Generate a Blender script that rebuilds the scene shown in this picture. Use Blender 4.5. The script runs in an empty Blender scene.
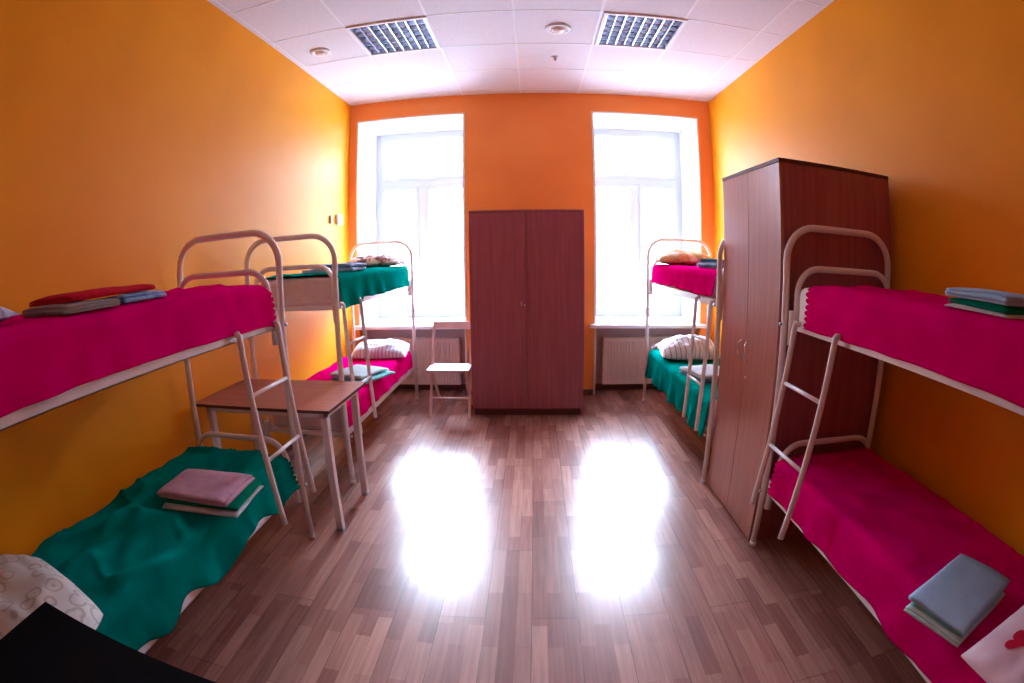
import bpy, bmesh, math, random
from mathutils import Vector, Matrix, noise
random.seed(7)
PI = math.pi
sc = bpy.context.scene
COL = sc.collection

# ------------------------------------------------------------------ materials
def lin(c):
    c /= 255.0
    return c / 12.92 if c <= 0.04045 else ((c + 0.055) / 1.055) ** 2.4
def rgb(r, g, b): return (lin(r), lin(g), lin(b), 1)

def mat(name, col, rough=0.6, metal=0.0, spec=0.5, bump=None, sheen=0.0, coat=0.0, coat_rough=0.1):
    m = bpy.data.materials.new(name); m.use_nodes = True
    nt = m.node_tree; p = nt.nodes['Principled BSDF']
    p.inputs['Base Color'].default_value = col
    p.inputs['Roughness'].default_value = rough
    p.inputs['Metallic'].default_value = metal
    p.inputs['Specular IOR Level'].default_value = spec
    p.inputs['Sheen Weight'].default_value = sheen
    p.inputs['Coat Weight'].default_value = coat
    p.inputs['Coat Roughness'].default_value = coat_rough
    if bump:
        sc_, st = bump
        tc = nt.nodes.new('ShaderNodeTexCoord'); n = nt.nodes.new('ShaderNodeTexNoise')
        n.inputs['Scale'].default_value = sc_; n.inputs['Detail'].default_value = 3
        b = nt.nodes.new('ShaderNodeBump'); b.inputs['Strength'].default_value = st; b.inputs['Distance'].default_value = 0.01
        nt.links.new(tc.outputs['Object'], n.inputs['Vector']); nt.links.new(n.outputs['Fac'], b.inputs['Height'])
        nt.links.new(b.outputs['Normal'], p.inputs['Normal'])
    return m

def ramp_on(m, fac_socket, stops):
    nt = m.node_tree; r = nt.nodes.new('ShaderNodeValToRGB')
    e = r.color_ramp.elements
    while len(e) < len(stops): e.new(0.5)
    for k, (pos, c) in enumerate(stops):
        e[k].position = pos; e[k].color = c
    nt.links.new(fac_socket, r.inputs['Fac'])
    return r

def mottled(name, c1, c2, scale, rough=0.6, spec=0.5, bump=None, stretch=(1, 1, 1), detail=4, lo=0.35, hi=0.65, coat=0.0, coat_rough=0.1, sheen=0.0):
    m = mat(name, c1, rough, 0, spec, bump, sheen, coat, coat_rough); nt = m.node_tree; p = nt.nodes['Principled BSDF']
    tc = nt.nodes.new('ShaderNodeTexCoord'); mp = nt.nodes.new('ShaderNodeMapping'); mp.inputs['Scale'].default_value = stretch
    n = nt.nodes.new('ShaderNodeTexNoise'); n.inputs['Scale'].default_value = scale; n.inputs['Detail'].default_value = detail
    nt.links.new(tc.outputs['Object'], mp.inputs['Vector']); nt.links.new(mp.outputs['Vector'], n.inputs['Vector'])
    r = ramp_on(m, n.outputs['Fac'], [(lo, c1), (hi, c2)])
    nt.links.new(r.outputs['Color'], p.inputs['Base Color'])
    return m

def patterned(name, stops, scale, kind='voronoi', rough=0.8, stretch=(1, 1, 1)):
    m = mat(name, stops[0][1], rough, 0, 0.2); nt = m.node_tree; p = nt.nodes['Principled BSDF']
    tc = nt.nodes.new('ShaderNodeTexCoord'); mp = nt.nodes.new('ShaderNodeMapping'); mp.inputs['Scale'].default_value = stretch
    nt.links.new(tc.outputs['Object'], mp.inputs['Vector'])
    if kind == 'voronoi':
        n = nt.nodes.new('ShaderNodeTexVoronoi'); n.inputs['Scale'].default_value = scale; out = n.outputs['Distance']
    elif kind == 'wave':
        n = nt.nodes.new('ShaderNodeTexWave'); n.inputs['Scale'].default_value = scale; n.inputs['Distortion'].default_value = 3.0
        n.inputs['Detail'].default_value = 3; out = n.outputs['Fac']
    else:
        n = nt.nodes.new('ShaderNodeTexNoise'); n.inputs['Scale'].default_value = scale; n.inputs['Detail'].default_value = 3; out = n.outputs['Fac']
    nt.links.new(mp.outputs['Vector'], n.inputs['Vector'])
    r = ramp_on(m, out, stops)
    nt.links.new(r.outputs['Color'], p.inputs['Base Color'])
    return m

M = {}
M['orange'] = mottled('orange_paint', (0.84, 0.32, 0.004, 1), (0.90, 0.36, 0.006, 1), 1.6, 0.5, 0.22, bump=(60, 0.05))
M['orange_bloom'] = mottled('orange_paint_bloom_tint', (0.84, 0.26, 0.055, 1), (0.90, 0.30, 0.07, 1), 1.6, 0.5, 0.22, bump=(60, 0.05))  # orange wall paint with the windows' bloom put in as a salmon tint
M['ceiling'] = mottled('ceiling_tile', (0.72, 0.71, 0.79, 1), (0.79, 0.78, 0.86, 1), 90, 0.9, 0.2)
M['tee'] = mat('ceiling_tee', (0.84, 0.84, 0.90, 1), 0.6)
M['white'] = mat('white_plaster', (0.9, 0.9, 0.92, 1), 0.7, spec=0.3)
M['pvc'] = mat('white_window_plastic', (0.60, 0.64, 0.70, 1), 0.35)
M['enamel'] = mat('cream_enamel', (0.82, 0.76, 0.76, 1), 0.32, spec=0.5)
M['rung'] = mat('bright_enamel', (0.86, 0.84, 0.86, 1), 0.25, spec=0.6)
M['chrome'] = mat('chrome', (0.8, 0.8, 0.82, 1), 0.18, 1.0)
M['steel'] = mat('grey_steel', (0.5, 0.5, 0.53, 1), 0.35, 0.9)
M['louvre'] = mat('louvre_aluminium', (0.42, 0.45, 0.56, 1), 0.32, 0.85)
M['tube'] = mat('lamp_tube', (0.9, 0.9, 0.9, 1), 0.3)
M['darkbox'] = mat('louvre_back', (0.28, 0.28, 0.36, 1), 0.5)
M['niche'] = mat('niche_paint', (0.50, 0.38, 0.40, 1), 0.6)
M['skirt'] = mottled('dark_skirting', (0.10, 0.035, 0.03, 1), (0.16, 0.06, 0.05, 1), 6, 0.4, stretch=(1, 8, 8))
M['radiator'] = mat('radiator_enamel', (0.86, 0.76, 0.74, 1), 0.35)
M['black'] = mat('black_laminate', (0.004, 0.004, 0.005, 1), 0.8, spec=0.08)
M['mattress'] = mottled('mattress_ticking', (0.80, 0.70, 0.70, 1), (0.72, 0.60, 0.60, 1), 14, 0.9, 0.1, bump=(30, 0.3))
M['pink'] = mottled('pink_fleece', (0.58, 0.0, 0.115, 1), (0.70, 0.0, 0.16, 1), 5, 1.0, 0.0, bump=(160, 0.2))
M['teal'] = mottled('teal_fleece', (0.0, 0.165, 0.125, 1), (0.0, 0.25, 0.20, 1), 5, 1.0, 0.0, bump=(160, 0.2))
M['chairwood'] = mottled('pale_painted_wood', (0.74, 0.50, 0.42, 1), (0.82, 0.60, 0.52, 1), 8, 0.45, stretch=(1, 1, .2))
M['chairseat'] = mat('white_seat_board', (0.66, 0.62, 0.64, 1), 0.4)

def wood(name, c1, c2, c3, stretch, rough=0.35, spec=0.5, coat=0.0):
    m = mat(name, c1, rough, 0, spec, coat=coat, coat_rough=0.25); nt = m.node_tree; p = nt.nodes['Principled BSDF']
    tc = nt.nodes.new('ShaderNodeTexCoord'); mp = nt.nodes.new('ShaderNodeMapping'); mp.inputs['Scale'].default_value = stretch
    n = nt.nodes.new('ShaderNodeTexNoise'); n.inputs['Scale'].default_value = 1.0; n.inputs['Detail'].default_value = 6
    n.inputs['Roughness'].default_value = 0.65; n.inputs['Distortion'].default_value = 0.6
    nt.links.new(tc.outputs['Object'], mp.inputs['Vector']); nt.links.new(mp.outputs['Vector'], n.inputs['Vector'])
    r = ramp_on(m, n.outputs['Fac'], [(0.3, c1), (0.5, c2), (0.7, c3)])
    nt.links.new(r.outputs['Color'], p.inputs['Base Color'])
    return m
M['mahogany'] = wood('mahogany_laminate', (0.28, 0.062, 0.085, 1), (0.34, 0.083, 0.112, 1), (0.39, 0.11, 0.14, 1), (38, 38, 1.6), 0.38, 0.5, 0.25)
M['doorwood'] = wood('wardrobe_door_laminate', (0.34, 0.115, 0.075, 1), (0.42, 0.16, 0.105, 1), (0.47, 0.20, 0.14, 1), (38, 38, 1.6), 0.30, 0.6, 1.0)
M['edge'] = mat('dark_edge_band', (0.10, 0.02, 0.02, 1), 0.4)
M['tablewood'] = wood('table_laminate', (0.26, 0.07, 0.045, 1), (0.34, 0.10, 0.065, 1), (0.40, 0.13, 0.085, 1), (2, 30, 30), 0.4, 0.4)

def floor_material():
    m = mat('laminate_floor', (0.3, 0.15, 0.1, 1), 0.27, 0, 0.5, coat=0.4, coat_rough=0.13); nt = m.node_tree; p = nt.nodes['Principled BSDF']
    tc = nt.nodes.new('ShaderNodeTexCoord'); mp = nt.nodes.new('ShaderNodeMapping')
    mp.inputs['Rotation'].default_value = (0, 0, PI / 2)
    nt.links.new(tc.outputs['Object'], mp.inputs['Vector'])
    cols = []
    def brick(w, h, off, c1, c2, mort):
        b = nt.nodes.new('ShaderNodeTexBrick'); b.offset = off; b.offset_frequency = 2
        b.inputs['Scale'].default_value = 1; b.inputs['Brick Width'].default_value = w; b.inputs['Row Height'].default_value = h
        b.inputs['Mortar Size'].default_value = mort; b.inputs['Mortar Smooth'].default_value = 0.3
        b.inputs['Color1'].default_value = c1; b.inputs['Color2'].default_value = c2
        b.inputs['Mortar'].default_value = (0.09, 0.035, 0.025, 1)
        nt.links.new(mp.outputs['Vector'], b.inputs['Vector']); return b
    b1 = brick(0.37, 0.066, 0.37, (0.25, 0.105, 0.085, 1), (0.43, 0.225, 0.175, 1), 0.0004)
    b2 = brick(0.37 * 3, 0.198, 0.5, (0.85, 0.85, 0.85, 1), (1.1, 1.1, 1.1, 1), 0.0012)
    mp2 = nt.nodes.new('ShaderNodeMapping'); mp2.inputs['Scale'].default_value = (60, 3, 1)
    n = nt.nodes.new('ShaderNodeTexNoise'); n.inputs['Scale'].default_value = 1; n.inputs['Detail'].default_value = 5
    nt.links.new(tc.outputs['Object'], mp2.inputs['Vector']); nt.links.new(mp2.outputs['Vector'], n.inputs['Vector'])
    r = ramp_on(m, n.outputs['Fac'], [(0.3, (0.78, 0.74, 0.72, 1)), (0.7, (1.15, 1.12, 1.1, 1))])
    x1 = nt.nodes.new('ShaderNodeMix'); x1.data_type = 'RGBA'; x1.blend_type = 'MULTIPLY'; x1.inputs['Factor'].default_value = 1
    x2 = nt.nodes.new('ShaderNodeMix'); x2.data_type = 'RGBA'; x2.blend_type = 'MULTIPLY'; x2.inputs['Factor'].default_value = 1
    nt.links.new(b1.outputs['Color'], x1.inputs[6]); nt.links.new(r.outputs['Color'], x1.inputs[7])
    nt.links.new(x1.outputs[2], x2.inputs[6]); nt.links.new(b2.outputs['Color'], x2.inputs[7])
    nt.links.new(x2.outputs[2], p.inputs['Base Color'])
    n3 = nt.nodes.new('ShaderNodeTexNoise'); n3.inputs['Scale'].default_value = 9; n3.inputs['Detail'].default_value = 3
    nt.links.new(tc.outputs['Object'], n3.inputs['Vector'])
    b = nt.nodes.new('ShaderNodeBump'); b.inputs['Strength'].default_value = 0.03; b.inputs['Distance'].default_value = 0.01
    nt.links.new(n3.outputs['Fac'], b.inputs['Height']); nt.links.new(b.outputs['Normal'], p.inputs['Normal'])
    return m
M['floor'] = floor_material()

def glass_material():
    m = bpy.data.materials.new('window_glass'); m.use_nodes = True; nt = m.node_tree; nt.nodes.clear()
    o = nt.nodes.new('ShaderNodeOutputMaterial'); t = nt.nodes.new('ShaderNodeBsdfTransparent'); g = nt.nodes.new('ShaderNodeBsdfGlossy')
    g.inputs['Roughness'].default_value = 0.02; f = nt.nodes.new('ShaderNodeFresnel'); f.inputs['IOR'].default_value = 1.2
    x = nt.nodes.new('ShaderNodeMixShader'); nt.links.new(f.outputs[0], x.inputs[0]); nt.links.new(t.outputs[0], x.inputs[1]); nt.links.new(g.outputs[0], x.inputs[2])
    nt.links.new(x.outputs[0], o.inputs['Surface']); return m
M['glass'] = glass_material()

# ------------------------------------------------------------------ helpers
def obj(name, bm, m, parent=None, smooth=False, origin=None):
    bmesh.ops.recalc_face_normals(bm, faces=bm.faces)
    off = Vector((0, 0, 0))
    if parent is not None:
        q = parent
        while q is not None: off += q.location; q = q.parent
    elif origin is not None:
        off = Vector(origin)
    if off.length: bmesh.ops.translate(bm, verts=bm.verts, vec=-off)
    me = bpy.data.meshes.new(name); bm.to_mesh(me); bm.free()
    if smooth:
        for f in me.polygons: f.use_smooth = True
    me.materials.append(M[m] if isinstance(m, str) else m)
    o = bpy.data.objects.new(name, me); COL.objects.link(o)
    if parent is not None: o.parent = parent
    elif origin is not None: o.location = origin
    return o

def tag(o, label=None, cat=None, group=None, kind=None):
    if label: o['label'] = label
    if cat: o['category'] = cat
    if group: o['group'] = group
    if kind: o['kind'] = kind
    return o
def thing(name, loc, label, cat, group=None):
    o = bpy.data.objects.new(name, None); COL.objects.link(o); o.location = loc; o.empty_display_size = 0.1
    return tag(o, label, cat, group)
def struct(name, bm, m, label=None, parent=None):
    o = obj(name, bm, m, parent)
    if parent is None: o['kind'] = 'structure'
    if label: o['label'] = label
    return o
def B(): return bmesh.new()
def box(bm, x0, x1, y0, y1, z0, z1, bev=0.0, seg=2):
    r = bmesh.ops.create_cube(bm, size=1)
    vs = r['verts']
    bmesh.ops.scale(bm, verts=vs, vec=(abs(x1 - x0), abs(y1 - y0), abs(z1 - z0)))
    bmesh.ops.translate(bm, verts=vs, vec=((x0 + x1) / 2, (y0 + y1) / 2, (z0 + z1) / 2))
    if bev > 0:
        es = list({e for v in vs for e in v.link_edges})
        bmesh.ops.bevel(bm, geom=es, offset=bev, segments=seg, profile=0.6, affect='EDGES')
    return bm
def tube(bm, pts, r, seg=12, cap=True):
    pts = [Vector(p) for p in pts]; n = len(pts)
    t0 = (pts[1] - pts[0]).normalized()
    a = Vector((0, 0, 1)) if abs(t0.z) < 0.9 else Vector((1, 0, 0))
    u = t0.cross(a).normalized(); rings = []
    for i, p in enumerate(pts):
        t = ((pts[min(i + 1, n - 1)] - p).normalized() + (p - pts[max(i - 1, 0)]).normalized())
        t = t.normalized() if t.length > 1e-6 else t0
        u = (u - t * u.dot(t)).normalized(); w = t.cross(u)
        rings.append([bm.verts.new(p + (u * math.cos(2 * PI * k / seg) + w * math.sin(2 * PI * k / seg)) * r) for k in range(seg)])
    for i in range(n - 1):
        for k in range(seg):
            bm.faces.new((rings[i][k], rings[i][(k + 1) % seg], rings[i + 1][(k + 1) % seg], rings[i + 1][k]))
    if cap:
        bm.faces.new(rings[0][::-1]); bm.faces.new(rings[-1])
    return bm
def beam(bm, p0, p1, w, d, axis=(1, 0, 0)):
    """a bar of rectangular section w (along axis) x d from p0 to p1"""
    p0, p1 = Vector(p0), Vector(p1); t = (p1 - p0).normalized(); a = Vector(axis); a = (a - t * a.dot(t)).normalized(); b = t.cross(a)
    vs = [[bm.verts.new(p + a * sx * w / 2 + b * sy * d / 2) for sx, sy in ((-1, -1), (1, -1), (1, 1), (-1, 1))] for p in (p0, p1)]
    for k in range(4): bm.faces.new((vs[0][k], vs[0][(k + 1) % 4], vs[1][(k + 1) % 4], vs[1][k]))
    bm.faces.new(vs[0][::-1]); bm.faces.new(vs[1]); return bm
def arch_pts(xa, xb, y, z0, z1, r, n=8):
    """an inverted U in the x-z plane"""
    s = 1 if xb > xa else -1
    p = [(xa, y, z0), (xa, y, (z0 + z1 - r) / 2), (xa, y, z1 - r)]
    for k in range(1, n + 1):
        a = PI / 2 * k / n; p.append((xa + s * r * (1 - math.cos(a)), y, z1 - r + r * math.sin(a)))
    p.append(((xa + xb) / 2, y, z1))
    for k in range(0, n):
        a = PI / 2 * (1 - k / n); p.append((xb - s * r * (1 - math.cos(a)), y, z1 - r + r * math.sin(a)))
    p += [(xb, y, z1 - r), (xb, y, (z0 + z1 - r) / 2), (xb, y, z0)]
    return p
def nz(x, y=0, z=0): return noise.noise(Vector((x, y, z)))
def lathe(bm, prof, cx, cy, seg=28):
    rings = [[bm.verts.new((cx + r * math.cos(2 * PI * k / seg), cy + r * math.sin(2 * PI * k / seg), z)) for k in range(seg)] for r, z in prof]
    for a, b in zip(rings, rings[1:]):
        for k in range(seg): bm.faces.new((a[k], a[(k + 1) % seg], b[(k + 1) % seg], b[k]))
    bm.faces.new(rings[0][::-1]); bm.faces.new(rings[-1]); return bm

# ------------------------------------------------------------------ room
XL, XR, YB, ZC, YF = -1.974, 1.967, 5.179, 3.241, -3.2
YO = 6.15; YW = 5.86
WL = (-1.885, -0.690); WR = (0.642, 1.818); WZ0, WZ1 = 0.775, 3.035
struct('floor', box(B(), XL - .2, XR + .2, YF - .2, YO, -0.1, 0), 'floor', 'glossy brown laminate floor of short strips')
struct('wall_left', box(B(), XL - .2, XL, YF - .2, YO, 0, ZC + .3), 'orange')
struct('wall_right', box(B(), XR, XR + .2, YF - .2, YO, 0, ZC + .3), 'orange')
struct('wall_front', box(B(), XL, XR, YF - .2, YF, 0, ZC + .3), 'orange')
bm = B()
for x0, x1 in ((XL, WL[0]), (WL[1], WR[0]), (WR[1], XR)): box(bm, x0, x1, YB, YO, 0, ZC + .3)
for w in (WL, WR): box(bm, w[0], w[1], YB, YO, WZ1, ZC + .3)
struct('wall_back', bm, 'orange_bloom', 'orange window wall with two deep window openings')
# niches beneath the windows
for i, w in enumerate((WL, WR)):
    struct('trim_%d' % (i + 1), box(B(), w[0], w[1], 5.42, YO, 0, WZ0 - .045), 'niche', 'dull mauve niche wall behind the radiator')
# ceiling with two square holes for the lamps
P = 0.61; GX = [-1.93, -1.32, -0.71, -0.10, 0.51, 1.12, 1.73]; GY = [5.07 - P * k for k in range(14)]
LAMPS = [(-1.32, -0.71, 3.24, 3.85), (0.53, 1.14, 3.24, 3.85)]
bm = B()
xs = sorted([XL, XR] + [v for l in LAMPS for v in l[:2]]); ysx = [YF, 3.24, 3.85, YB]
for i in range(len(xs) - 1):
    for j in range(len(ysx) - 1):
        c = ((xs[i] + xs[i + 1]) / 2, (ysx[j] + ysx[j + 1]) / 2)
        if any(l[0] < c[0] < l[1] and l[2] < c[1] < l[3] for l in LAMPS): continue
        box(bm, xs[i], xs[i + 1], ysx[j], ysx[j + 1], ZC, ZC + 0.02)
box(bm, XL, XR, YF, YB, ZC + .25, ZC + .27)
struct('ceiling', bm, 'ceiling', 'white suspended ceiling of square tiles')
bm = B()
for x in GX: box(bm, x - .008, x + .008, YF, YB, ZC - .003, ZC)
for y in GY: box(bm, XL, XR, y - .008, y + .008, ZC - .0025, ZC)
struct('trim_3', bm, 'tee', 'white ceiling grid bars')
# skirting
struct('baseboard_back', box(box(box(B(), WL[1], WR[0], YB - .016, YB, 0, .065), WL[0], WL[1], 5.404, 5.42, 0, .065), WR[0], WR[1], 5.404, 5.42, 0, .065), 'skirt')
struct('baseboard_left', box(B(), XL, XL + .015, YF, YB - .02, 0, .065), 'skirt')
struct('baseboard_right', box(B(), XR - .015, XR, YF, YB - .02, 0, .065), 'skirt')

# windows
def window(n, w, zt=2.38):
    cx = (w[0] + w[1]) / 2
    t = bpy.data.objects.new('window_%d' % n, None); COL.objects.link(t); t.location = (cx, YW, WZ0); t['kind'] = 'structure'
    t['label'] = 'tall bright white window %s the tall central wardrobe' % ('left of' if n == 1 else 'right of')
    bm = B()                                             # white plaster reveals
    box(bm, w[0], w[0] + .018, YB - .004, YW + .02, WZ0, WZ1); box(bm, w[1] - .018, w[1], YB - .004, YW + .02, WZ0, WZ1)
    box(bm, w[0] + .018, w[1] - .018, YB - .004, YW + .02, WZ1 - .018, WZ1)
    obj('reveal', bm, 'white', t)
    x0, x1, z0, z1 = w[0] + .019, w[1] - .019, WZ0 + .002, WZ1 - .019
    f = .055
    bm = B()
    box(bm, x0, x0 + f, YW, YW + .07, z0, z1, .006); box(bm, x1 - f, x1, YW, YW + .07, z0, z1, .006)
    box(bm, x0 + f, x1 - f, YW, YW + .07, z0, z0 + f, .006); box(bm, x0 + f, x1 - f, YW, YW + .07, z1 - f, z1, .006)
    obj('window_frame', bm, 'pvc', t)
    obj('transom', box(B(), x0 + f, x1 - f, YW, YW + .07, zt - .04, zt + .04, .006), 'pvc', t)
    obj('mullion', box(B(), cx - .045, cx + .045, YW, YW + .07, z0 + f, zt - .04, .006), 'pvc', t)
    for a, b, c, d, nm in ((x0 + f, cx - .045, z0 + f, zt - .04, 'sash'), (cx + .045, x1 - f, z0 + f, zt - .04, 'sash'), (x0 + f, x1 - f, zt + .04, z1 - f, 'sash')):
        bm = B(); g = .042; y0, y1 = YW - .012, YW + .05
        box(bm, a, a + g, y0, y1, c, d, .005); box(bm, b - g, b, y0, y1, c, d, .005)
        box(bm, a + g, b - g, y0, y1, c, c + g, .005); box(bm, a + g, b - g, y0, y1, d - g, d, .005)
        s = obj(nm, bm, 'pvc', t)
        obj('pane', box(B(), a + g, b - g, YW + .02, YW + .024, c + g, d - g), 'glass', s)
    h = B(); box(h, cx + .058, cx + .078, YW - .05, YW - .014, 1.55, 1.60, .004); box(h, cx + .060, cx + .076, YW - .055, YW - .04, 1.46, 1.60, .004)
    obj('window_handle', h, 'pvc', t)
    obj('window_sill', box(box(B(), w[0], w[1], YB - .005, YW + .06, WZ0 - .04, WZ0, .0), w[0] - .05, w[1] + .05, YB - .09, YB - .005, WZ0 - .04, WZ0, .01), 'white', t)
window(1, WL); window(2, WR)

# radiators and the pipes beside them
def radiator(x0, x1, label):
    z0, z1, y0, y1 = .085, .60, 5.30, 5.39
    t = thing('radiator', ((x0 + x1) / 2, 5.35, 0), label, 'radiator', 'panel radiators in the window niches')
    bm = B(); n = int((x1 - x0 - .04) / .033)                       # ribbed front panel
    prof = [(x0, y0 + .012)]
    for k in range(n):
        a = x0 + .02 + k * (x1 - x0 - .04) / n; st = (x1 - x0 - .04) / n
        prof += [(a, y0 + .004), (a + st * .3, y0 + .004), (a + st * .42, y0 + .012), (a + st * .8, y0 + .012), (a + st * .95, y0 + .004)]
    prof.append((x1, y0 + .012))
    zs = [z0, z0 + .03, z0 + .05, z1 - .05, z1 - .03, z1 - .004]
    rows = []
    for z in zs:
        flat = z <= z0 + .03 or z >= z1 - .03
        rows.append([bm.verts.new((x, (y0 + .006) if flat else y, z)) for x, y in prof])
    for a, b in zip(rows, rows[1:]):
        for k in range(len(prof) - 1): bm.faces.new((a[k], a[k + 1], b[k + 1], b[k]))
    box(bm, x0, x1, y0 + .014, y0 + .022, z0, z1 - .004)
    obj('ribbed_panel', bm, 'radiator', t)
    for a_ in (x0 - .003, x1): obj('side_cover', box(B(), a_, a_ + .003, y0 + .004, y1, z0, z1), 'radiator', t)
    bm = B(); box(bm, x0, x1, y0 + .004, y0 + .014, z1 - .002, z1 + .006); box(bm, x0, x1, y1 - .01, y1, z1 - .002, z1 + .006)
    for k in range(int((x1 - x0) / .02)): box(bm, x0 + k * .02, x0 + k * .02 + .008, y0 + .014, y1 - .01, z1 - .002, z1 + .004)
    obj('top_grille', bm, 'radiator', t)
    obj('rear_panel', box(B(), x0, x1, y1 - .014, y1 - .006, z0, z1 - .004), 'radiator', t)
    for a_ in (x0 + .1, x1 - .13): obj('bracket', box(B(), a_, a_ + .03, y1 - .006, 5.419, .15, .55), 'steel', t)
    return t
radiator(-1.60, -.80, 'white ribbed panel radiator behind the folding chair under the left window')
radiator(.770, 1.57, 'white ribbed panel radiator under the right window beside the teal lower bed')
for x, lb in ((WR[0] + .016, 'white heating pipe running down the left edge of the right window niche'), (WL[1] - .018, 'white heating pipe running down behind the folding chair')):
    o = obj('heating_pipe', tube(B(), [(x, 5.20, 0.0), (x, 5.20, .36), (x, 5.20, .734)], .012), 'radiator', None, True, (x, 5.20, 0)); tag(o, lb, 'pipe')

# ceiling fittings
def ceiling_lamp(l, label):
    x0, x1, y0, y1 = l; z = ZC
    t = thing('ceiling_light', ((x0 + x1) / 2, (y0 + y1) / 2, z), label, 'ceiling light', 'square louvred ceiling lights')
    bm = B(); f = .025
    for a in ((x0, x0 + f, y0, y1), (x1 - f, x1, y0, y1), (x0 + f, x1 - f, y0, y0 + f), (x0 + f, x1 - f, y1 - f, y1)):
        box(bm, a[0], a[1], a[2], a[3], z - .012, z + .012)
    obj('lamp_frame', bm, 'tee', t)
    bm = B(); box(bm, x0, x1, y0, y1, z + .085, z + .09)
    for a in ((x0, x0 + .003, y0, y1), (x1 - .003, x1, y0, y1), (x0, x1, y0, y0 + .003), (x0, x1, y1 - .003, y1)): box(bm, a[0], a[1], a[2], a[3], z + .012, z + .085)
    obj('lamp_housing', bm, 'darkbox', t)
    w = (x1 - x0 - 2 * f) / 4
    for k in range(4):
        a = x0 + f + w * k; cx = a + w / 2
        obj('lamp_tube', tube(B(), [(cx, y0 + .04, z + .06), (cx, (y0 + y1) / 2, z + .06), (cx, y1 - .04, z + .06)], .013), 'tube', t, True)
        bm = B()                                             # one louvre cell row: sides, middle rib and cross blades
        for xx, th in ((a, .005), (a + w - .005, .005)): box(bm, xx, xx + th, y0 + f, y1 - f, z - .006, z + .045)
        box(bm, cx - .0025, cx + .0025, y0 + f, y1 - f, z - .004, z + .03)
        n = 6; st = (y1 - y0 - 2 * f) / n
        for j in range(n + 1):
            yy = y0 + f + st * j
            for s in (-1, 1):
                beam(bm, (a + .006, yy + s * .006, z + .01), (a + w - .006, yy + s * .006, z + .01), .026, .004, (0, s * .3, 1))
        obj('louvre', bm, 'louvre', t)
ceiling_lamp(LAMPS[0], 'square recessed ceiling light with metal louvres near the left wall')
ceiling_lamp(LAMPS[1], 'square recessed ceiling light with metal louvres near the right wall')
def disc(x, y, r, label, cat, name, deep=.03):
    t = thing(name, (x, y, ZC), label, cat)
    z = ZC - .001
    obj('mounting_ring', lathe(B(), [(r * .95, z), (r, z - .004), (r * .97, z - .012), (r * .8, z - .016), (r * .66, z - .012), (r * .6, z - .006)][::-1], x, y), 'tee', t, True)
    obj('dome', lathe(B(), [(r * .55, z - .007), (r * .5, z - .02), (r * .36, z - deep), (r * .15, z - deep - .004)], x, y), 'radiator', t, True)
    return t
disc(-1.668, 3.60, .085, 'round white ceiling disc beside the left ceiling light', 'ceiling speaker', 'ceiling_speaker')
disc(.222, 3.545, .098, 'round white ceiling disc between the two ceiling lights', 'ceiling speaker', 'ceiling_speaker')
t = thing('smoke_sensor', (.222, 4.15, ZC), 'tiny grey sensor on the ceiling, in front of the window wall', 'sensor')
obj('base', lathe(B(), [(.03, ZC - .001), (.032, ZC - .008), (.02, ZC - .014)], .222, 4.15, 16), 'tee', t, True)
obj('tip', lathe(B(), [(.014, ZC - .014), (.014, ZC - .03), (.006, ZC - .038)], .222, 4.15, 16), 'steel', t, True)
# junction box on the left wall near the window corner
t = thing('wall_switch', (XL + .001, 4.86, 1.92), 'small white switch box on the left wall close to the window corner', 'switch')
obj('switch_plate', box(B(), XL + .001, XL + .03, 4.80, 4.93, 1.86, 1.97, .006), 'white', t)
obj('rocker', box(B(), XL + .031, XL + .038, 4.83, 4.90, 1.88, 1.95, .004), 'white', t)
t = thing('wall_socket', (XL + .001, 4.66, 1.905), 'small brown socket on the left wall beside the white switch box', 'socket')
obj('socket_cover', box(B(), XL + .001, XL + .02, 4.635, 4.675, 1.865, 1.945, .004), 'niche', t)

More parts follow.
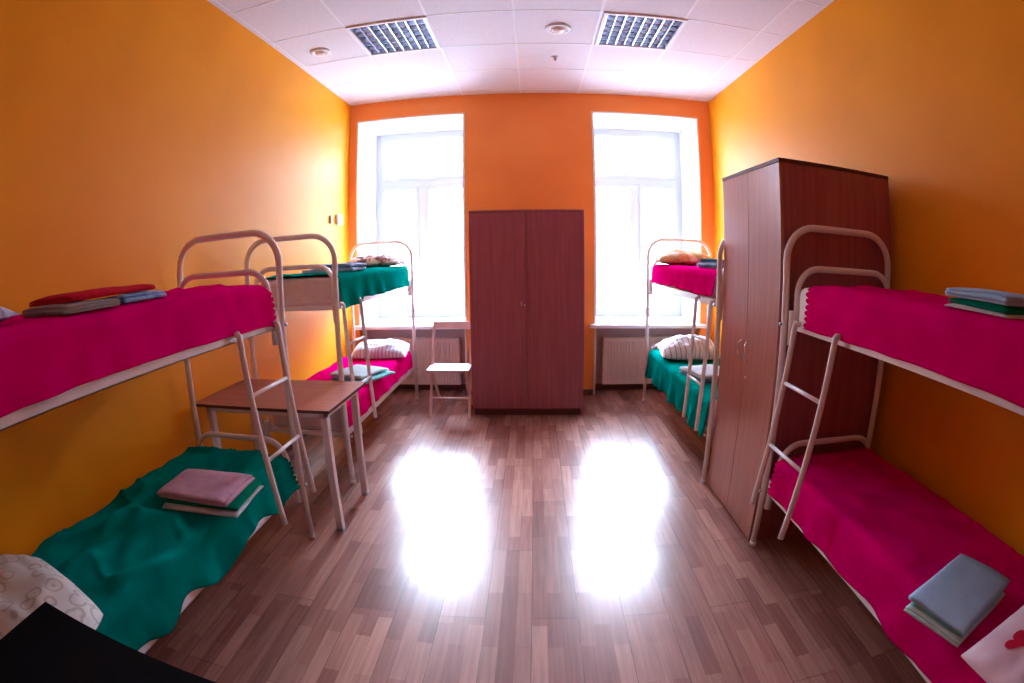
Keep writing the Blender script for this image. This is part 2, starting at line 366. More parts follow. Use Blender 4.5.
# ------------------------------------------------------------------ bunk beds
W = .668
def bunk(px, y0, y1, s, ladder, label, lad_tilt=.07):
    """px: x of the aisle posts; s=-1 the wall lies towards -x; ladder=(ya, yb)"""
    xw = px + s * W
    t = thing('bunk_bed', ((px + xw) / 2, (y0 + y1) / 2, 0), label, 'bunk bed', 'metal bunk beds along the two side walls')
    for y, e in ((y0, 1), (y1, -1)):
        ef = obj('end_frame', tube(B(), arch_pts(px, xw, y, 0.02, 1.656, .16), .0175, 14), 'enamel', t, True)
        for x in (px, xw):
            bm = B(); tube(bm, [(x, y, 0), (x, y, .03)], .0195, 14); obj('foot_cap', bm, 'rung', ef, True)
    for dz in (0.0, .852):                                   # lower and upper deck
        bm = B(); a, b = y0 + .055, y1 - .055; xa, xb = px + s * .018, xw - s * .018; z = .325 + dz
        for x, q in ((xa, s), (xb, -s)):
            box(bm, min(x, x + q * .004), max(x, x + q * .004), a, b, z, z + .045)
            box(bm, min(x, x + q * .035), max(x, x + q * .035), a, b, z + .0, z + .004)
        for y in (a, b): box(bm, min(xa, xb), max(xa, xb), y - .012, y + .012, z, z + .03)
        d = obj('deck_frame', bm, 'rung', t)
        for k in range(9):
            yy = a + (b - a) * (k + .5) / 9
            obj('slat', box(B(), min(xa, xb) + .036, max(xa, xb) - .036, yy - .02, yy + .02, z + .006, z + .016), 'steel', d)
        for y, sg in ((a, -1), (b, 1)):                      # the small arch with its sockets on the posts
            xi, xj = px + s * .035, xw - s * .035
            g = obj('guard_arch', tube(B(), arch_pts(xi, xj, y, z + .0, z + .285, .12), .0155, 14), 'enamel', t, True)
            for x in (px, xw):
                q = s if x == px else -s
                bm = B(); xc = x + q * .022
                tube(bm, [(xc, y + sg * .018, z - .075), (xc, y + sg * .018, z + .085)], .0185, 14)
                obj('socket_sleeve', bm, 'enamel', g, True)
                bm = B(); tube(bm, [(x - q * .022, y + sg * .045, z + .02), (x - q * .034, y + sg * .045, z + .02)], .009, 8)
                obj('clamp_bolt', bm, 'steel', g, True)
    ya, yb = ladder; xt = px - s * .012; xf = px - s * lad_tilt
    l = None
    for y in (ya, yb):
        bm = B(); yf = y + .0
        x_ = px - s * .016
        pts = [(px + s * .010, y, 1.212), (x_ + s * .008, y, 1.214), (x_, y, 1.205), (x_ - s * .002, y, 1.19)]
        pts += [(x_ - s * .002 + (xf - x_) * k / 10, y, 1.19 - (1.19 - .345) * k / 10) for k in range(1, 11)]
        tube(bm, pts, .0135, 12)
        if l is None: l = obj('ladder', bm, 'enamel', t, True)
        else: obj('stile', bm, 'enamel', l, True)
    for z in (.655, .948):
        x = px - s * .018 + (xf - px + s * .016) * (1.19 - z) / (1.19 - .345)
        obj('rung', tube(B(), [(x, ya + .01, z), (x, (ya + yb) / 2, z), (x, yb - .01, z)], .0095, 10), 'rung', l, True)
    return t
BX = {1: (-1.219, .14, 2.201, -1), 2: (-1.221, 2.94, 4.99, -1), 3: (1.160, 2.955, 4.94, 1), 4: (1.190, .07, 2.129, 1)}
bunk(*BX[1], (1.775, 2.125), 'cream metal bunk bed by the left wall with pink upper cover and green lower cover', .105)
bunk(*BX[2], (3.02, 3.36), 'cream metal bunk bed by the left window with teal upper cover and pink lower cover', .07)
bunk(*BX[3], (3.06, 3.36), 'cream metal bunk bed by the right window with pink upper cover and teal lower cover', .06)
bunk(*BX[4], (1.655, 1.995), 'cream metal bunk bed by the right wall with deep pink covers on both levels', .125)

def mattress(b, top, label, y0=None, y1=None, zt=None, m='mattress'):
    px, a, c, s = BX[b]; z0 = .325 + (.852 if top else 0) + .018
    zt = zt or (1.392 if top else .535)
    xw = px + s * W
    y0 = y0 if y0 is not None else a + .085; y1 = y1 if y1 is not None else c - .085
    xa, xb = px + s * (.022 if b == 4 and top else .036), xw - s * .040
    bm = B(); box(bm, min(xa, xb), max(xa, xb), y0, y1, z0, zt, .045, 4)
    o = obj('mattress', bm, m, None, True, ((xa + xb) / 2, (y0 + y1) / 2, z0))
    # piping along the upper edge
    bm = B(); r = .045; pts = []
    x0_, x1_ = min(xa, xb), max(xa, xb)
    for cx, cy, st in ((x1_ - r, y1 - r, 0), (x0_ + r, y1 - r, 1), (x0_ + r, y0 + r, 2), (x1_ - r, y0 + r, 3)):
        for k in range(5):
            aa = PI / 2 * (st + k / 4); pts.append((cx + (r * .98) * math.cos(aa), cy + (r * .98) * math.sin(aa), z0 + .035))
    pts.append(pts[0]); tube(bm, pts, .005, 6, False); obj('piping', bm, m, o, True)
    tag(o, label, 'mattress', 'mattresses on the bunk beds')
    return o
MN = {1: 'by the left wall', 2: 'by the left window', 3: 'by the right window', 4: 'by the right wall'}
for b in (1, 2, 3, 4):
    for top in (True, False):
        kw = {}
        if b == 4 and top: kw = dict(m='white', zt=1.378, y1=2.052)
        mattress(b, top, ('white' if kw else 'pale') + ' mattress on the %s level of the bunk bed %s' % ('upper' if top else 'lower', MN[b]), **kw)

# where a pillow or a pile presses the cloth flat: bed, level, centre x, centre y, half x, half y
PRESS = [(1, True, -1.40, 1.12, .18, .27), (1, True, -1.60, .545, .30, .24), (1, False, -1.345, 1.57, .22, .18), (1, False, -1.49, .53, .36, .25),
         (2, True, -1.45, 3.50, .21, .19), (2, True, -1.50, 4.66, .28, .22), (2, False, -1.38, 3.75, .23, .25), (2, False, -1.47, 4.60, .31, .23),
         (3, True, 1.44, 3.52, .19, .23), (3, True, 1.41, 4.55, .30, .22), (3, False, 1.40, 3.72, .22, .24), (3, False, 1.46, 4.45, .32, .24),
         (4, True, 1.37, .965, .17, .16), (4, False, 1.285, .765, .22, .17), (4, False, 1.42, .385, .32, .23)]
def press(b, top, x, y):
    f = 0.0
    for (bb, tt, cx, cy, hx, hy) in PRESS:
        if bb == b and tt == top:
            d = max(abs(x - cx) / hx, abs(y - cy) / hy)
            f = max(f, min(1.0, max(0.0, (1.35 - d) / .3)))
    return f
# bedspreads: laid over the mattress, hanging down the aisle side
def cover(b, top, y0, y1, m, zb, label, seed=0, wr=.006, fold=.012, zvar=.006, endrop=0.0, lace=(False, True), wallgap=.0, flare=0.0, dips=()):
    px, a, c, s = BX[b]; xw = px + s * W
    zt = ((1.378 if b == 4 else 1.392) if top else .535) + .008
    xs_ = px + s * .012                  # x of the hanging face: just outside the rail
    xwl = xw - s * (.030 - wallgap)
    r = .045
    path = []                            # (x, z, hang fraction)
    for k in range(5): path.append((xwl, zt - .10 + .1 * k / 4 - (.03 if k < 4 else .045), 0))
    for k in range(1, 6):
        aa = PI / 2 * k / 5; path.append((xwl - s * r * (1 - math.cos(aa)), zt - r + r * math.sin(aa), 0))
    path = path[5:] if True else path
    n = 30
    for k in range(1, n): path.append((xwl - s * r + (xs_ + s * r - (xwl - s * r)) * k / n, zt, 0))
    for k in range(0, 7):
        aa = PI / 2 * (1 - k / 6); path.append((xs_ + s * r * (1 - math.cos(aa)), zt - r + r * math.sin(aa), 0))
    nh = 16
    for k in range(1, nh + 1): path.append((xs_, None, k / nh))
    ny = max(60, int((y1 - y0) / .016))
    def pos(i, y, t):
        x, z, h = path[i]
        yn = y
        bot = zb(y) if callable(zb) else zb
        bot += zvar * nz(y * 5, seed * 3.1)
        for (dy, dw, dd) in dips: bot -= dd * math.exp(-((y - dy) / dw) ** 2)
        if h > 0:
            z = (zt - r) + (bot - (zt - r)) * h
            w = math.sin(y * 21 + 3 * nz(y * 2.3, seed)) * .5 + nz(y * 7, seed + 5) * 1.0
            x += -s * (fold * max(0.0, .6 + w) * h ** 1.2 + flare * h)
        else:
            q = abs(x - xs_) / W
            hgt = wr * (nz(x * 6 + seed, y * 3.5, 1) + .7 * nz(x * 13, y * 7 + x * 9, seed) + .5)
            # long soft creases running diagonally
            hgt += wr * 1.2 * max(0, math.sin(y * 9 + x * 14 * s + 4 * nz(x * 2, y * 1.5, seed))) ** 4
            rg = max(0.0, 1 - 3.2 * abs(nz(x * 3.1 + y * 1.7, y * 2.4 - x * 1.2, seed + 9))) ** 4
            hgt += wr * 1.3 * rg
            f = press(b, top, x, y)
            z += max(hgt, 0.0) * (1 - f) + .008 * f
        if endrop:
            for ye in ((y1,) if endrop else ()):
                dd = max(0, 1 - abs(ye - y) / .06); z -= endrop * dd * dd if h < .3 else endrop * dd * dd * .6
        yn += .012 * nz(i * .15, seed, y * .5) * (abs(t * 2 - 1) ** 6) 
        return Vector((x, yn, z))
    bm = B(); grid = []
    for j in range(ny + 1):
        t = j / ny; y = y0 + (y1 - y0) * t
        grid.append([bm.verts.new(pos(i, y, t)) for i in range(len(path))])
    for j in range(ny):
        for i in range(len(path) - 1): bm.faces.new((grid[j][i], grid[j][i + 1], grid[j + 1][i + 1], grid[j + 1][i]))
    o = obj('bedspread', bm, m, None, True, ((px + xw) / 2, (y0 + y1) / 2, zt))
    md = o.modifiers.new('thickness', 'SOLIDIFY'); md.thickness = .005; md.offset = 0
    for end, on in ((0, lace[0]), (1, lace[1])):
        if not on: continue
        yy = (y0, y1)[end]; sg = (-1, 1)[end]
        pts = [pos(i, yy, float(end)) for i in range(len(path))]
        # walk along the edge and set semicircular scallops every 24 mm
        seg = []; acc = 0; step = .027; nxt = 0
        fine = [pts[0]]
        for p, q in zip(pts, pts[1:]):
            nn = max(1, int((q - p).length / .004))
            for k in range(1, nn + 1): fine.append(p.lerp(q, k / nn))
        bm = B(); i = 0
        while i < len(fine) - 1:
            j = i; L = 0
            while j < len(fine) - 1 and L < step: L += (fine[j + 1] - fine[j]).length; j += 1
            p, q = fine[i], fine[j]; mid = (p + q) / 2; tdir = (q - p) / 2
            fan = [p]; 
            for k in range(1, 6):
                aa = PI * k / 6; fan.append(mid - tdir * math.cos(aa) * .8 + Vector((0, sg * .025 * math.sin(aa), 0)))
            fan.append(q)
            back = [q - Vector((0, sg * .008, 0)), p - Vector((0, sg * .008, 0))]
            bm.faces.new([bm.verts.new(v) for v in fan + back]); i = j
        l = obj('scalloped_edge', bm, m, o); md = l.modifiers.new('thickness', 'SOLIDIFY'); md.thickness = .004; md.offset = 0
    return tag(o, label, 'bedspread', None)

cover(1, True, .15, 2.125, 'pink', lambda y: 1.205 + .012 * max(0, 1 - abs(y - 1.1)), 'deep pink bedspread hanging over the upper bunk by the left wall', 1, fold=.010, flare=.004, dips=((2.07, .05, .0),), endrop=.02)
cover(1, False, .15, 2.125, 'teal', lambda y: .365 - .0 * y, 'rumpled dark green bedspread on the lower bunk by the left wall', 2, wr=.016, fold=.026, zvar=.02, dips=((1.38, .13, .07), (.95, .08, .02), (1.95, .12, .04)), endrop=.03)
cover(2, True, 3.03, 4.84, 'teal', lambda y: 1.21 - (.03 if y < 3.5 else 0), 'teal bedspread hanging over the upper bunk by the left window', 3, fold=.018, zvar=.012)
cover(2, False, 3.00, 4.87, 'pink', .385, 'bright pink bedspread on the lower bunk by the left window', 4, fold=.012, lace=(True, True))
cover(3, True, 3.06, 4.78, 'pink', 1.235, 'bright pink bedspread hanging over the upper bunk by the right window', 5, fold=.016, zvar=.015)
cover(3, False, 3.06, 4.875, 'teal', .29, 'turquoise bedspread on the lower bunk by the right window', 6, fold=.028, zvar=.03, wr=.01)
cover(4, True, .10, 1.935, 'pink', 1.20, 'deep pink bedspread with scalloped end hanging over the upper bunk by the right wall', 7, fold=.008)
cover(4, False, .10, 2.065, 'pink', .352, 'crimson pink bedspread on the lower bunk by the right wall', 8, fold=.014, zvar=.02, dips=((1.55, .15, .015), (.85, .15, .02)), endrop=.01)

# pillows
def pillow(cx, cy, z, lx, ly, h, rot, m, label, seed, tilt=(0, 0), sag=.45, ret=False, rnd=.16):
    N = 44
    def surf(u, v, side):
        e = max(0, (1 - abs(u) ** 2.6)) ** .5 * max(0, (1 - abs(v) ** 2.6)) ** .5
        # pinched sides, pointed corners
        px_ = lx / 2 * u * (1 - .07 * (1 - abs(v) ** 2)); py_ = ly / 2 * v * (1 - .07 * (1 - abs(u) ** 2))
        px_ *= math.sqrt(1 - rnd * v * v); py_ *= math.sqrt(1 - rnd * u * u)
        k = nz(u * 2.1 + seed, v * 2.1, seed) * .22 + .10 * nz(u * 5, v * 5 + seed, 2)
        w = .5 * max(0, math.sin(9 * math.atan2(v, u + .01) + seed)) * (abs(u) ** 2 + abs(v) ** 2) * .12
        hh = h / 2 * e * (1 + k - w)
        return Vector((px_, py_, hh if side > 0 else -hh * sag))
    R = Matrix.Rotation(rot, 4, 'Z') @ Matrix.Rotation(tilt[0], 4, 'X') @ Matrix.Rotation(tilt[1], 4, 'Y')
    base = Vector((cx, cy, z + h / 2 * sag))
    bm = B(); rows = {}
    for side in (1, -1):
        g = []
        for i in range(N + 1):
            row = []
            for j in range(N + 1):
                u, v = math.sin(PI / 2 * (2 * i / N - 1)), math.sin(PI / 2 * (2 * j / N - 1))
                if side < 0 and (i in (0, N) or j in (0, N)): row.append(rows[1][i][j])
                else: row.append(bm.verts.new(R @ surf(u, v, side)))
            g.append(row)
        rows[side] = g
        for i in range(N):
            for j in range(N): bm.faces.new((g[i][j], g[i + 1][j], g[i + 1][j + 1], g[i][j + 1]))
    bmesh.ops.translate(bm, verts=bm.verts, vec=base)
    o = obj('pillow', bm, m, None, True, (cx, cy, z)); tag(o, label, 'pillow')
    # seam piping around the rim
    pts = []
    for k in range(81):
        a = k / 80 * 4; e, f = int(a) % 4, a - int(a)
        q = math.sin(PI / 2 * (2 * f - 1))
        u, v = ((q, -1), (1, q), (-q, 1), (-1, -q))[e]
        pts.append(base + R @ surf(u, v, 1))
    obj('seam', tube(B(), pts, .0035, 6, False), m, o, True)
    if ret: return o, (lambda u, v: base + R @ surf(u, v, 1))
    return o
W_ = (0.82, 0.80, 0.84, 1)
M['p_pale'] = patterned('pale_ring_print', [(0.0, (0.55, 0.42, 0.38, 1)), (0.16, (0.80, 0.80, 0.76, 1)), (0.34, (0.80, 0.80, 0.76, 1)), (0.42, (0.50, 0.50, 0.42, 1)), (0.5, (0.8, 0.82, 0.78, 1))], 14)
M['p_blue'] = patterned('blue_streak_print', [(0.3, (0.16, 0.14, 0.30, 1)), (0.5, (0.45, 0.5, 0.68, 1)), (0.7, (0.85, 0.87, 0.92, 1))], 12, 'noise', stretch=(1, 2, 1))
M['p_brown'] = patterned('brown_flower_print', [(0.36, (0.13, 0.07, 0.09, 1)), (0.47, (0.34, 0.20, 0.20, 1)), (0.52, (0.74, 0.62, 0.60, 1)), (0.62, (0.82, 0.76, 0.76, 1))], 19, 'noise')
M['p_grey'] = patterned('blue_grey_check', [(0.0, (0.42, 0.46, 0.62, 1)), (0.5, (0.62, 0.66, 0.78, 1)), (1, (0.76, 0.80, 0.88, 1))], 9, 'wave')
M['p_flower'] = patterned('orange_green_flower_print', [(0.33, (0.10, 0.22, 0.10, 1)), (0.42, (0.55, 0.5, 0.2, 1)), (0.5, (0.74, 0.36, 0.18, 1)), (0.6, (0.8, 0.62, 0.45, 1)), (0.7, (0.8, 0.8, 0.7, 1))], 14, 'noise')
M['p_stripe'] = patterned('white_brown_stripe', [(0.0, (0.45, 0.34, 0.34, 1)), (0.2, (0.84, 0.82, 0.86, 1)), (1, (0.86, 0.86, 0.9, 1))], 7, 'wave', stretch=(1, .4, 1))
M['p_pink'] = patterned('pale_pink_cotton', [(0.4, (0.74, 0.52, 0.60, 1)), (0.6, (0.82, 0.66, 0.72, 1))], 5, 'noise')
M['heart'] = mat('red_print', (0.55, 0.01, 0.05, 1), .8, spec=.1)
TU, TL = 1.412, .556
pillow(-1.60, .545, TU - .01, .56, .44, .14, .15, 'p_blue', 'blue and white pillow on the pink upper bunk by the left wall', 3)
pillow(-1.49, .53, TL, .72, .46, .19, -.12, 'p_pale', 'pale ring patterned pillow on the green lower bunk beside the black desk', 5, rnd=.38)
pillow(-1.50, 4.66, TU, .56, .42, .17, .05, 'p_brown', 'brown flowered pillow on the teal upper bunk by the left window', 8)
pillow(-1.47, 4.60, TL, .58, .42, .20, .12, 'p_grey', 'blue grey pillow on the pink lower bunk by the left window', 11, tilt=(.12, 0))
pillow(1.41, 4.55, TU, .58, .42, .19, -.05, 'p_flower', 'orange and green flowered pillow on the pink upper bunk by the right window', 14)
pillow(1.46, 4.45, TL, .60, .44, .27, -.12, 'p_stripe', 'white striped pillow on the turquoise lower bunk by the right window', 17, tilt=(.1, 0))
ph, sf = pillow(1.385, .385, TL, .60, .40, .16, .10, 'p_pink', 'pale pink pillow with a red heart on the crimson lower bunk by the right wall', 20, ret=True)
def heart_on(o, sf, cu, cv, size):
    bm = B(); N = 24; rings = []
    for r in (1, .75, .5, .25):
        ring = []
        for k in range(N):
            t = 2 * PI * k / N; hx = 16 * math.sin(t) ** 3 / 16; hy = (13 * math.cos(t) - 5 * math.cos(2 * t) - 2 * math.cos(3 * t) - math.cos(4 * t)) / 16
            p = sf(cu + hx * size * r, cv + hy * size * 1.3 * r); ring.append(bm.verts.new(p + Vector((0, 0, .0025))))
        rings.append(ring)
    c = bm.verts.new(sf(cu, cv) + Vector((0, 0, .0025)))
    for a, b in zip(rings, rings[1:]):
        for k in range(N): bm.faces.new((a[k], a[(k + 1) % N], b[(k + 1) % N], b[k]))
    for k in range(N): bm.faces.new((rings[-1][k], rings[-1][(k + 1) % N], c))
    h = obj('heart_print', bm, 'heart', o, True); h['label'] = 'red heart'
heart_on(ph, sf, -.58, .40, .15)

# folded linen
def folded(cx, cy, z, lx, ly, t, n, rot, m, label, seed, cat='folded linen', name='folded_towel', group=None, sag=.0):
    tl = t / n; th = tl * .86; L = lx / 2 - tl / 2
    pts = []
    for k in range(n):
        zz = tl * (k + .5); d = 1 if k % 2 == 0 else -1
        ins = .010 * abs(nz(k * 1.7, seed)) if k in (0, n - 1) else .004
        a, b = -L * d, L * d
        if k == 0: a = -L * d + d * ins
        if k == n - 1: b = L * d - d * ins
        for q in range(9): pts.append((a + (b - a) * q / 8, zz))
        if k < n - 1:
            for q in range(1, 5):
                aa = -PI / 2 + PI * q / 5; pts.append((b + d * tl / 2 * math.cos(aa), zz + tl / 2 + tl / 2 * math.sin(aa)))
    left, right = [], []
    for i, p in enumerate(pts):
        a = pts[max(0, i - 1)]; b = pts[min(len(pts) - 1, i + 1)]
        dx, dz = b[0] - a[0], b[1] - a[1]; l = math.hypot(dx, dz) or 1
        nx, nzz = -dz / l, dx / l
        left.append((p[0] + nx * th / 2, p[1] + nzz * th / 2)); right.append((p[0] - nx * th / 2, p[1] - nzz * th / 2))
    outline = left + right[::-1]
    bm = B(); rows = []; ny = 16; R = Matrix.Rotation(rot, 4, 'Z')
    for j in range(ny + 1):
        v = j / ny * 2 - 1; y = ly / 2 * v; row = []
        for (x, zz) in outline:
            f = zz / t
            u = x / (lx / 2)
            dx = .005 * nz(y * 8 + seed, zz * 60); dz = .006 * f * nz(x * 7 + seed, y * 7) + sag * f * (1 - u * u) * (1 - v * v)
            edge = -.006 * f * (abs(v) ** 6) - .004 * f * abs(u) ** 6
            yy = y + .004 * nz(zz * 90, seed, x * 4) * abs(v)
            row.append(bm.verts.new(R @ Vector((x + dx, yy, max(0, zz + dz + edge))) + Vector((cx, cy, z))))
        rows.append(row)
    K = len(outline)
    for j in range(ny):
        for k in range(K): bm.faces.new((rows[j][k], rows[j][(k + 1) % K], rows[j + 1][(k + 1) % K], rows[j + 1][k]))
    for row, rev in ((rows[0], True), (rows[-1], False)):
        m_ = len(left)
        for k in range(m_ - 1):
            q = (row[k], row[k + 1], row[K - 2 - k], row[K - 1 - k])
            bm.faces.new(q if rev else q[::-1])
    o = obj(name, bm, m, None, True, (cx, cy, z))
    return tag(o, label, cat, group)
def cl(name, c, c2=None, sc_=30): M[name] = mottled(name, c, c2 or tuple(v * .85 for v in c[:3]) + (1,), sc_, .95, .05, bump=(250, .25))
cl('c_grey', (0.36, 0.33, 0.34, 1)); cl('c_blue', (0.36, 0.50, 0.74, 1), (0.16, 0.26, 0.5, 1), 22); cl('c_red', (0.55, 0.01, 0.03, 1))
cl('c_pinksheet', (0.66, 0.40, 0.52, 1)); cl('c_green', (0.0, 0.26, 0.14, 1)); cl('c_white', (0.66, 0.70, 0.74, 1)); cl('c_lblue', (0.40, 0.62, 0.80, 1), (0.34, 0.54, 0.74, 1), 12)
cl('c_aqua', (0.20, 0.56, 0.58, 1)); cl('c_dteal', (0.02, 0.16, 0.20, 1)); cl('c_steelblue', (0.16, 0.30, 0.44, 1)); cl('c_beige', (0.62, 0.44, 0.42, 1))
cl('c_mint', (0.55, 0.74, 0.74, 1))
Z = TU
g = 'linen pile on the pink upper bunk by the left wall'
folded(-1.40, 1.01, Z, .23, .32, .028, 4, 1.50, 'c_grey', 'grey folded towel under the red cloth on the upper bunk by the left wall', 1)
folded(-1.355, 1.26, Z, .20, .24, .027, 3, .06, 'c_blue', 'light blue folded cloth beside the grey towel on the upper bunk by the left wall', 2)
folded(-1.43, 1.15, Z + .029, .27, .42, .026, 2, .04, 'c_red', 'red folded cloth on top of the pile on the upper bunk by the left wall', 3)
folded(-1.335, 1.56, TL, .39, .29, .014, 2, .12, 'c_white', 'white folded sheet at the bottom of the pile on the green lower bunk', 4)
folded(-1.335, 1.575, TL + .016, .375, .27, .016, 2, .12, 'c_green', 'green folded cloth between the pink and white sheets on the green lower bunk', 5)
folded(-1.37, 1.57, TL + .034, .37, .27, .030, 3, .06, 'c_pinksheet', 'pale pink folded sheet on top of the pile on the green lower bunk', 6)
folded(-1.46, 3.50, Z, .40, .34, .028, 2, .05, 'c_lblue', 'pale blue folded sheet at the bottom of the pile on the teal upper bunk', 7)
folded(-1.44, 3.50, Z + .030, .36, .32, .028, 2, -.03, 'c_blue', 'blue folded towel on top of the pile on the teal upper bunk', 8)
folded(-1.36, 3.74, TL, .36, .40, .026, 2, -.35, 'c_aqua', 'teal folded towel at the bottom of the pile on the pink lower bunk', 9)
folded(-1.40, 3.76, TL + .029, .34, .36, .026, 2, -.35, 'c_mint', 'pale aqua folded sheet on top of the pile on the pink lower bunk', 10)
folded(1.44, 3.52, Z, .34, .42, .042, 3, 0, 'c_steelblue', 'blue folded sheet at the bottom of the pile on the upper bunk beside the wardrobe', 11)
folded(1.45, 3.53, Z + .044, .32, .40, .026, 2, .04, 'c_dteal', 'dark teal folded towel on top of the pile on the upper bunk beside the wardrobe', 12)
folded(1.40, 3.72, TL, .34, .38, .026, 2, .25, 'c_steelblue', 'blue folded towel at the bottom of the pile on the turquoise lower bunk', 13)
folded(1.40, 3.73, TL + .029, .34, .38, .024, 2, .2, 'c_white', 'white folded sheet on top of the pile on the turquoise lower bunk', 14)
Z4 = TU - .014
folded(1.375, .965, Z4, .30, .27, .012, 2, 0.02, 'c_white', 'white folded sheet, lowest of the pile on the upper bunk by the right wall', 15)
folded(1.375, .965, Z4 + .011, .29, .25, .022, 2, 0.02, 'c_green', 'green folded cloth, middle of the pile on the upper bunk by the right wall', 16)
folded(1.375, .965, Z4 + .031, .30, .265, .032, 4, 0.02, 'c_lblue', 'light blue folded sheet, topmost on the upper bunk by the right wall', 17)
folded(1.285, .76, TL, .37, .24, .022, 2, .27, 'c_mint', 'pale folded sheet at the bottom of the pile on the crimson lower bunk', 18)
folded(1.29, .765, TL + .024, .35, .22, .014, 2, .30, 'c_aqua', 'aqua folded cloth in the middle of the pile on the crimson lower bunk', 19)
folded(1.29, .765, TL + .040, .37, .24, .026, 3, .28, 'c_lblue', 'light blue folded sheet on top of the pile on the crimson lower bunk', 20)

# ------------------------------------------------------------------ wardrobes
def wardrobe_centre():
    x0, x1, y0, y1, h = -.567, .467, 4.477, 5.05, 1.898
    t = thing('wardrobe', ((x0 + x1) / 2, (y0 + y1) / 2, 0), 'reddish brown two-door wardrobe standing between the two windows', 'wardrobe')
    th = .018; cx = -.052
    obj('side_panel', box(B(), x0, x0 + th, y0 + .02, y1, 0, h, .001), 'mahogany', t); obj('side_panel', box(B(), x1 - th, x1, y0 + .02, y1, 0, h, .001), 'mahogany', t)
    obj('top_panel', box(B(), x0 + th, x1 - th, y0 + .0, y1, h - th, h, .001), 'mahogany', t)
    obj('back_panel', box(B(), x0 + th, x1 - th, y1 - .006, y1, .08, h - th), 'mahogany', t)
    obj('plinth', box(B(), x0 + th, x1 - th, y0 + .035, y0 + .052, 0, .078), 'edge', t)
    obj('bottom_panel', box(B(), x0 + th, x1 - th, y0 + .02, y1 - .006, .08, .098), 'mahogany', t)
    for a, b, hx in ((x0 + .002, cx - .002, cx - .05), (cx + .002, x1 - .002, None)):
        d = obj('door', box(B(), a, b, y0, y0 + .018, .075, h - th - .003, .001), 'mahogany', t)
        if hx:
            hd = B(); tube(hd, [(hx, y0 - .001, 1.08), (hx, y0 - .02, 1.075), (hx, y0 - .025, 1.045), (hx, y0 - .02, 1.015), (hx, y0 - .001, 1.01)], .004, 8)
            obj('handle', hd, 'chrome', d, True)
            l = B(); tube(l, [(hx + .03, y0 - .001, 1.04), (hx + .03, y0 - .006, 1.04)], .008, 12); obj('lock', l, 'steel', d, True)
wardrobe_centre()
def wardrobe_side():
    x0, x1, y0, y1, h = 1.177, 1.908, 2.168, 2.930, 1.988
    t = thing('wardrobe', ((x0 + x1) / 2, (y0 + y1) / 2, 0), 'tall wardrobe against the right wall with two arc handles on its doors', 'wardrobe')
    th = .018; cy = 2.55
    obj('side_panel', box(B(), x0 + .02, x1, y0, y0 + th, 0, h - .02, .001), 'mahogany', t); obj('side_panel', box(B(), x0 + .02, x1, y1 - th, y1, 0, h - .02, .001), 'mahogany', t)
    obj('top_panel', box(B(), x0 - .002, x1, y0 - .004, y1 + .004, h - .02, h, .001), 'edge', t)
    obj('back_panel', box(B(), x1 - .006, x1, y0 + th, y1 - th, .02, h - .02), 'mahogany', t)
    obj('plinth', box(B(), x0 + .02, x0 + .037, y0 + th, y1 - th, 0, .05), 'edge', t)
    for a, b, hy in ((y0 + .001, cy - .002, cy - .045), (cy + .002, y1 - .001, cy + .045)):
        d = obj('door', box(B(), x0, x0 + .018, a, b, .012, h - .022, .001), 'doorwood', t)
        hd = B(); sg = 1 if hy > cy else -1
        pts = []
        for k in range(13):
            f = k / 12; q = math.sin(PI * f)
            pts.append((x0 - .001 - .024 * min(1, q * 1.8), hy + sg * .018 * q - sg * .01, .99 - .058 + .116 * f + .0))
        tube(hd, pts, .0048, 10); obj('handle', hd, 'chrome', d, True)
        if sg < 0:
            l = B(); tube(l, [(x0 - .0005, cy - .04, .842), (x0 - .006, cy - .04, .842)], .011, 14); obj('lock', l, 'chrome', d, True)
wardrobe_side()

# ------------------------------------------------------------------ table
t = thing('table', (-1.49, 2.59, 0), 'brown topped table with pale metal legs between the two left bunk beds', 'table')
x0, x1, y0, y1, zt = -1.945, -1.035, 2.275, 2.895, .737
top = obj('tabletop', box(B(), x0, x1, y0, y1, zt - .016, zt, .002), 'tablewood', t)
obj('edge_band', box(box(B(), x0, x1, y0 - .0015, y0, zt - .017, zt + .0005), x1, x1 + .0015, y0 - .0015, y1, zt - .017, zt + .0005), 'edge', top)
bm = B(); a, b, c, d = x0 + .07, x1 - .03, y0 + .035, y1 - .075
for q in ((a, b, c, c + .02), (a, b, d - .02, d), (a, a + .02, c, d), (b - .02, b, c, d)): box(bm, q[0], q[1], q[2], q[3], zt - .05, zt - .017, 0)
obj('apron', bm, 'enamel', t)
for lx in (a, b):
    for ly in (c, d):
        bm = B(); sx = 1 if lx == b else -1
        cx_, cy_ = lx - sx * .02, ly + (.02 if ly == c else -.02)
        beam(bm, (cx_, cy_, zt - .017), (cx_ , cy_ , .012), .038, .038)
        l = obj('leg', bm, 'enamel', t)
        obj('foot_cap', box(B(), cx_ - .02, cx_ + .02, cy_ - .02, cy_ + .02, 0, .014, .002), 'steel', l)

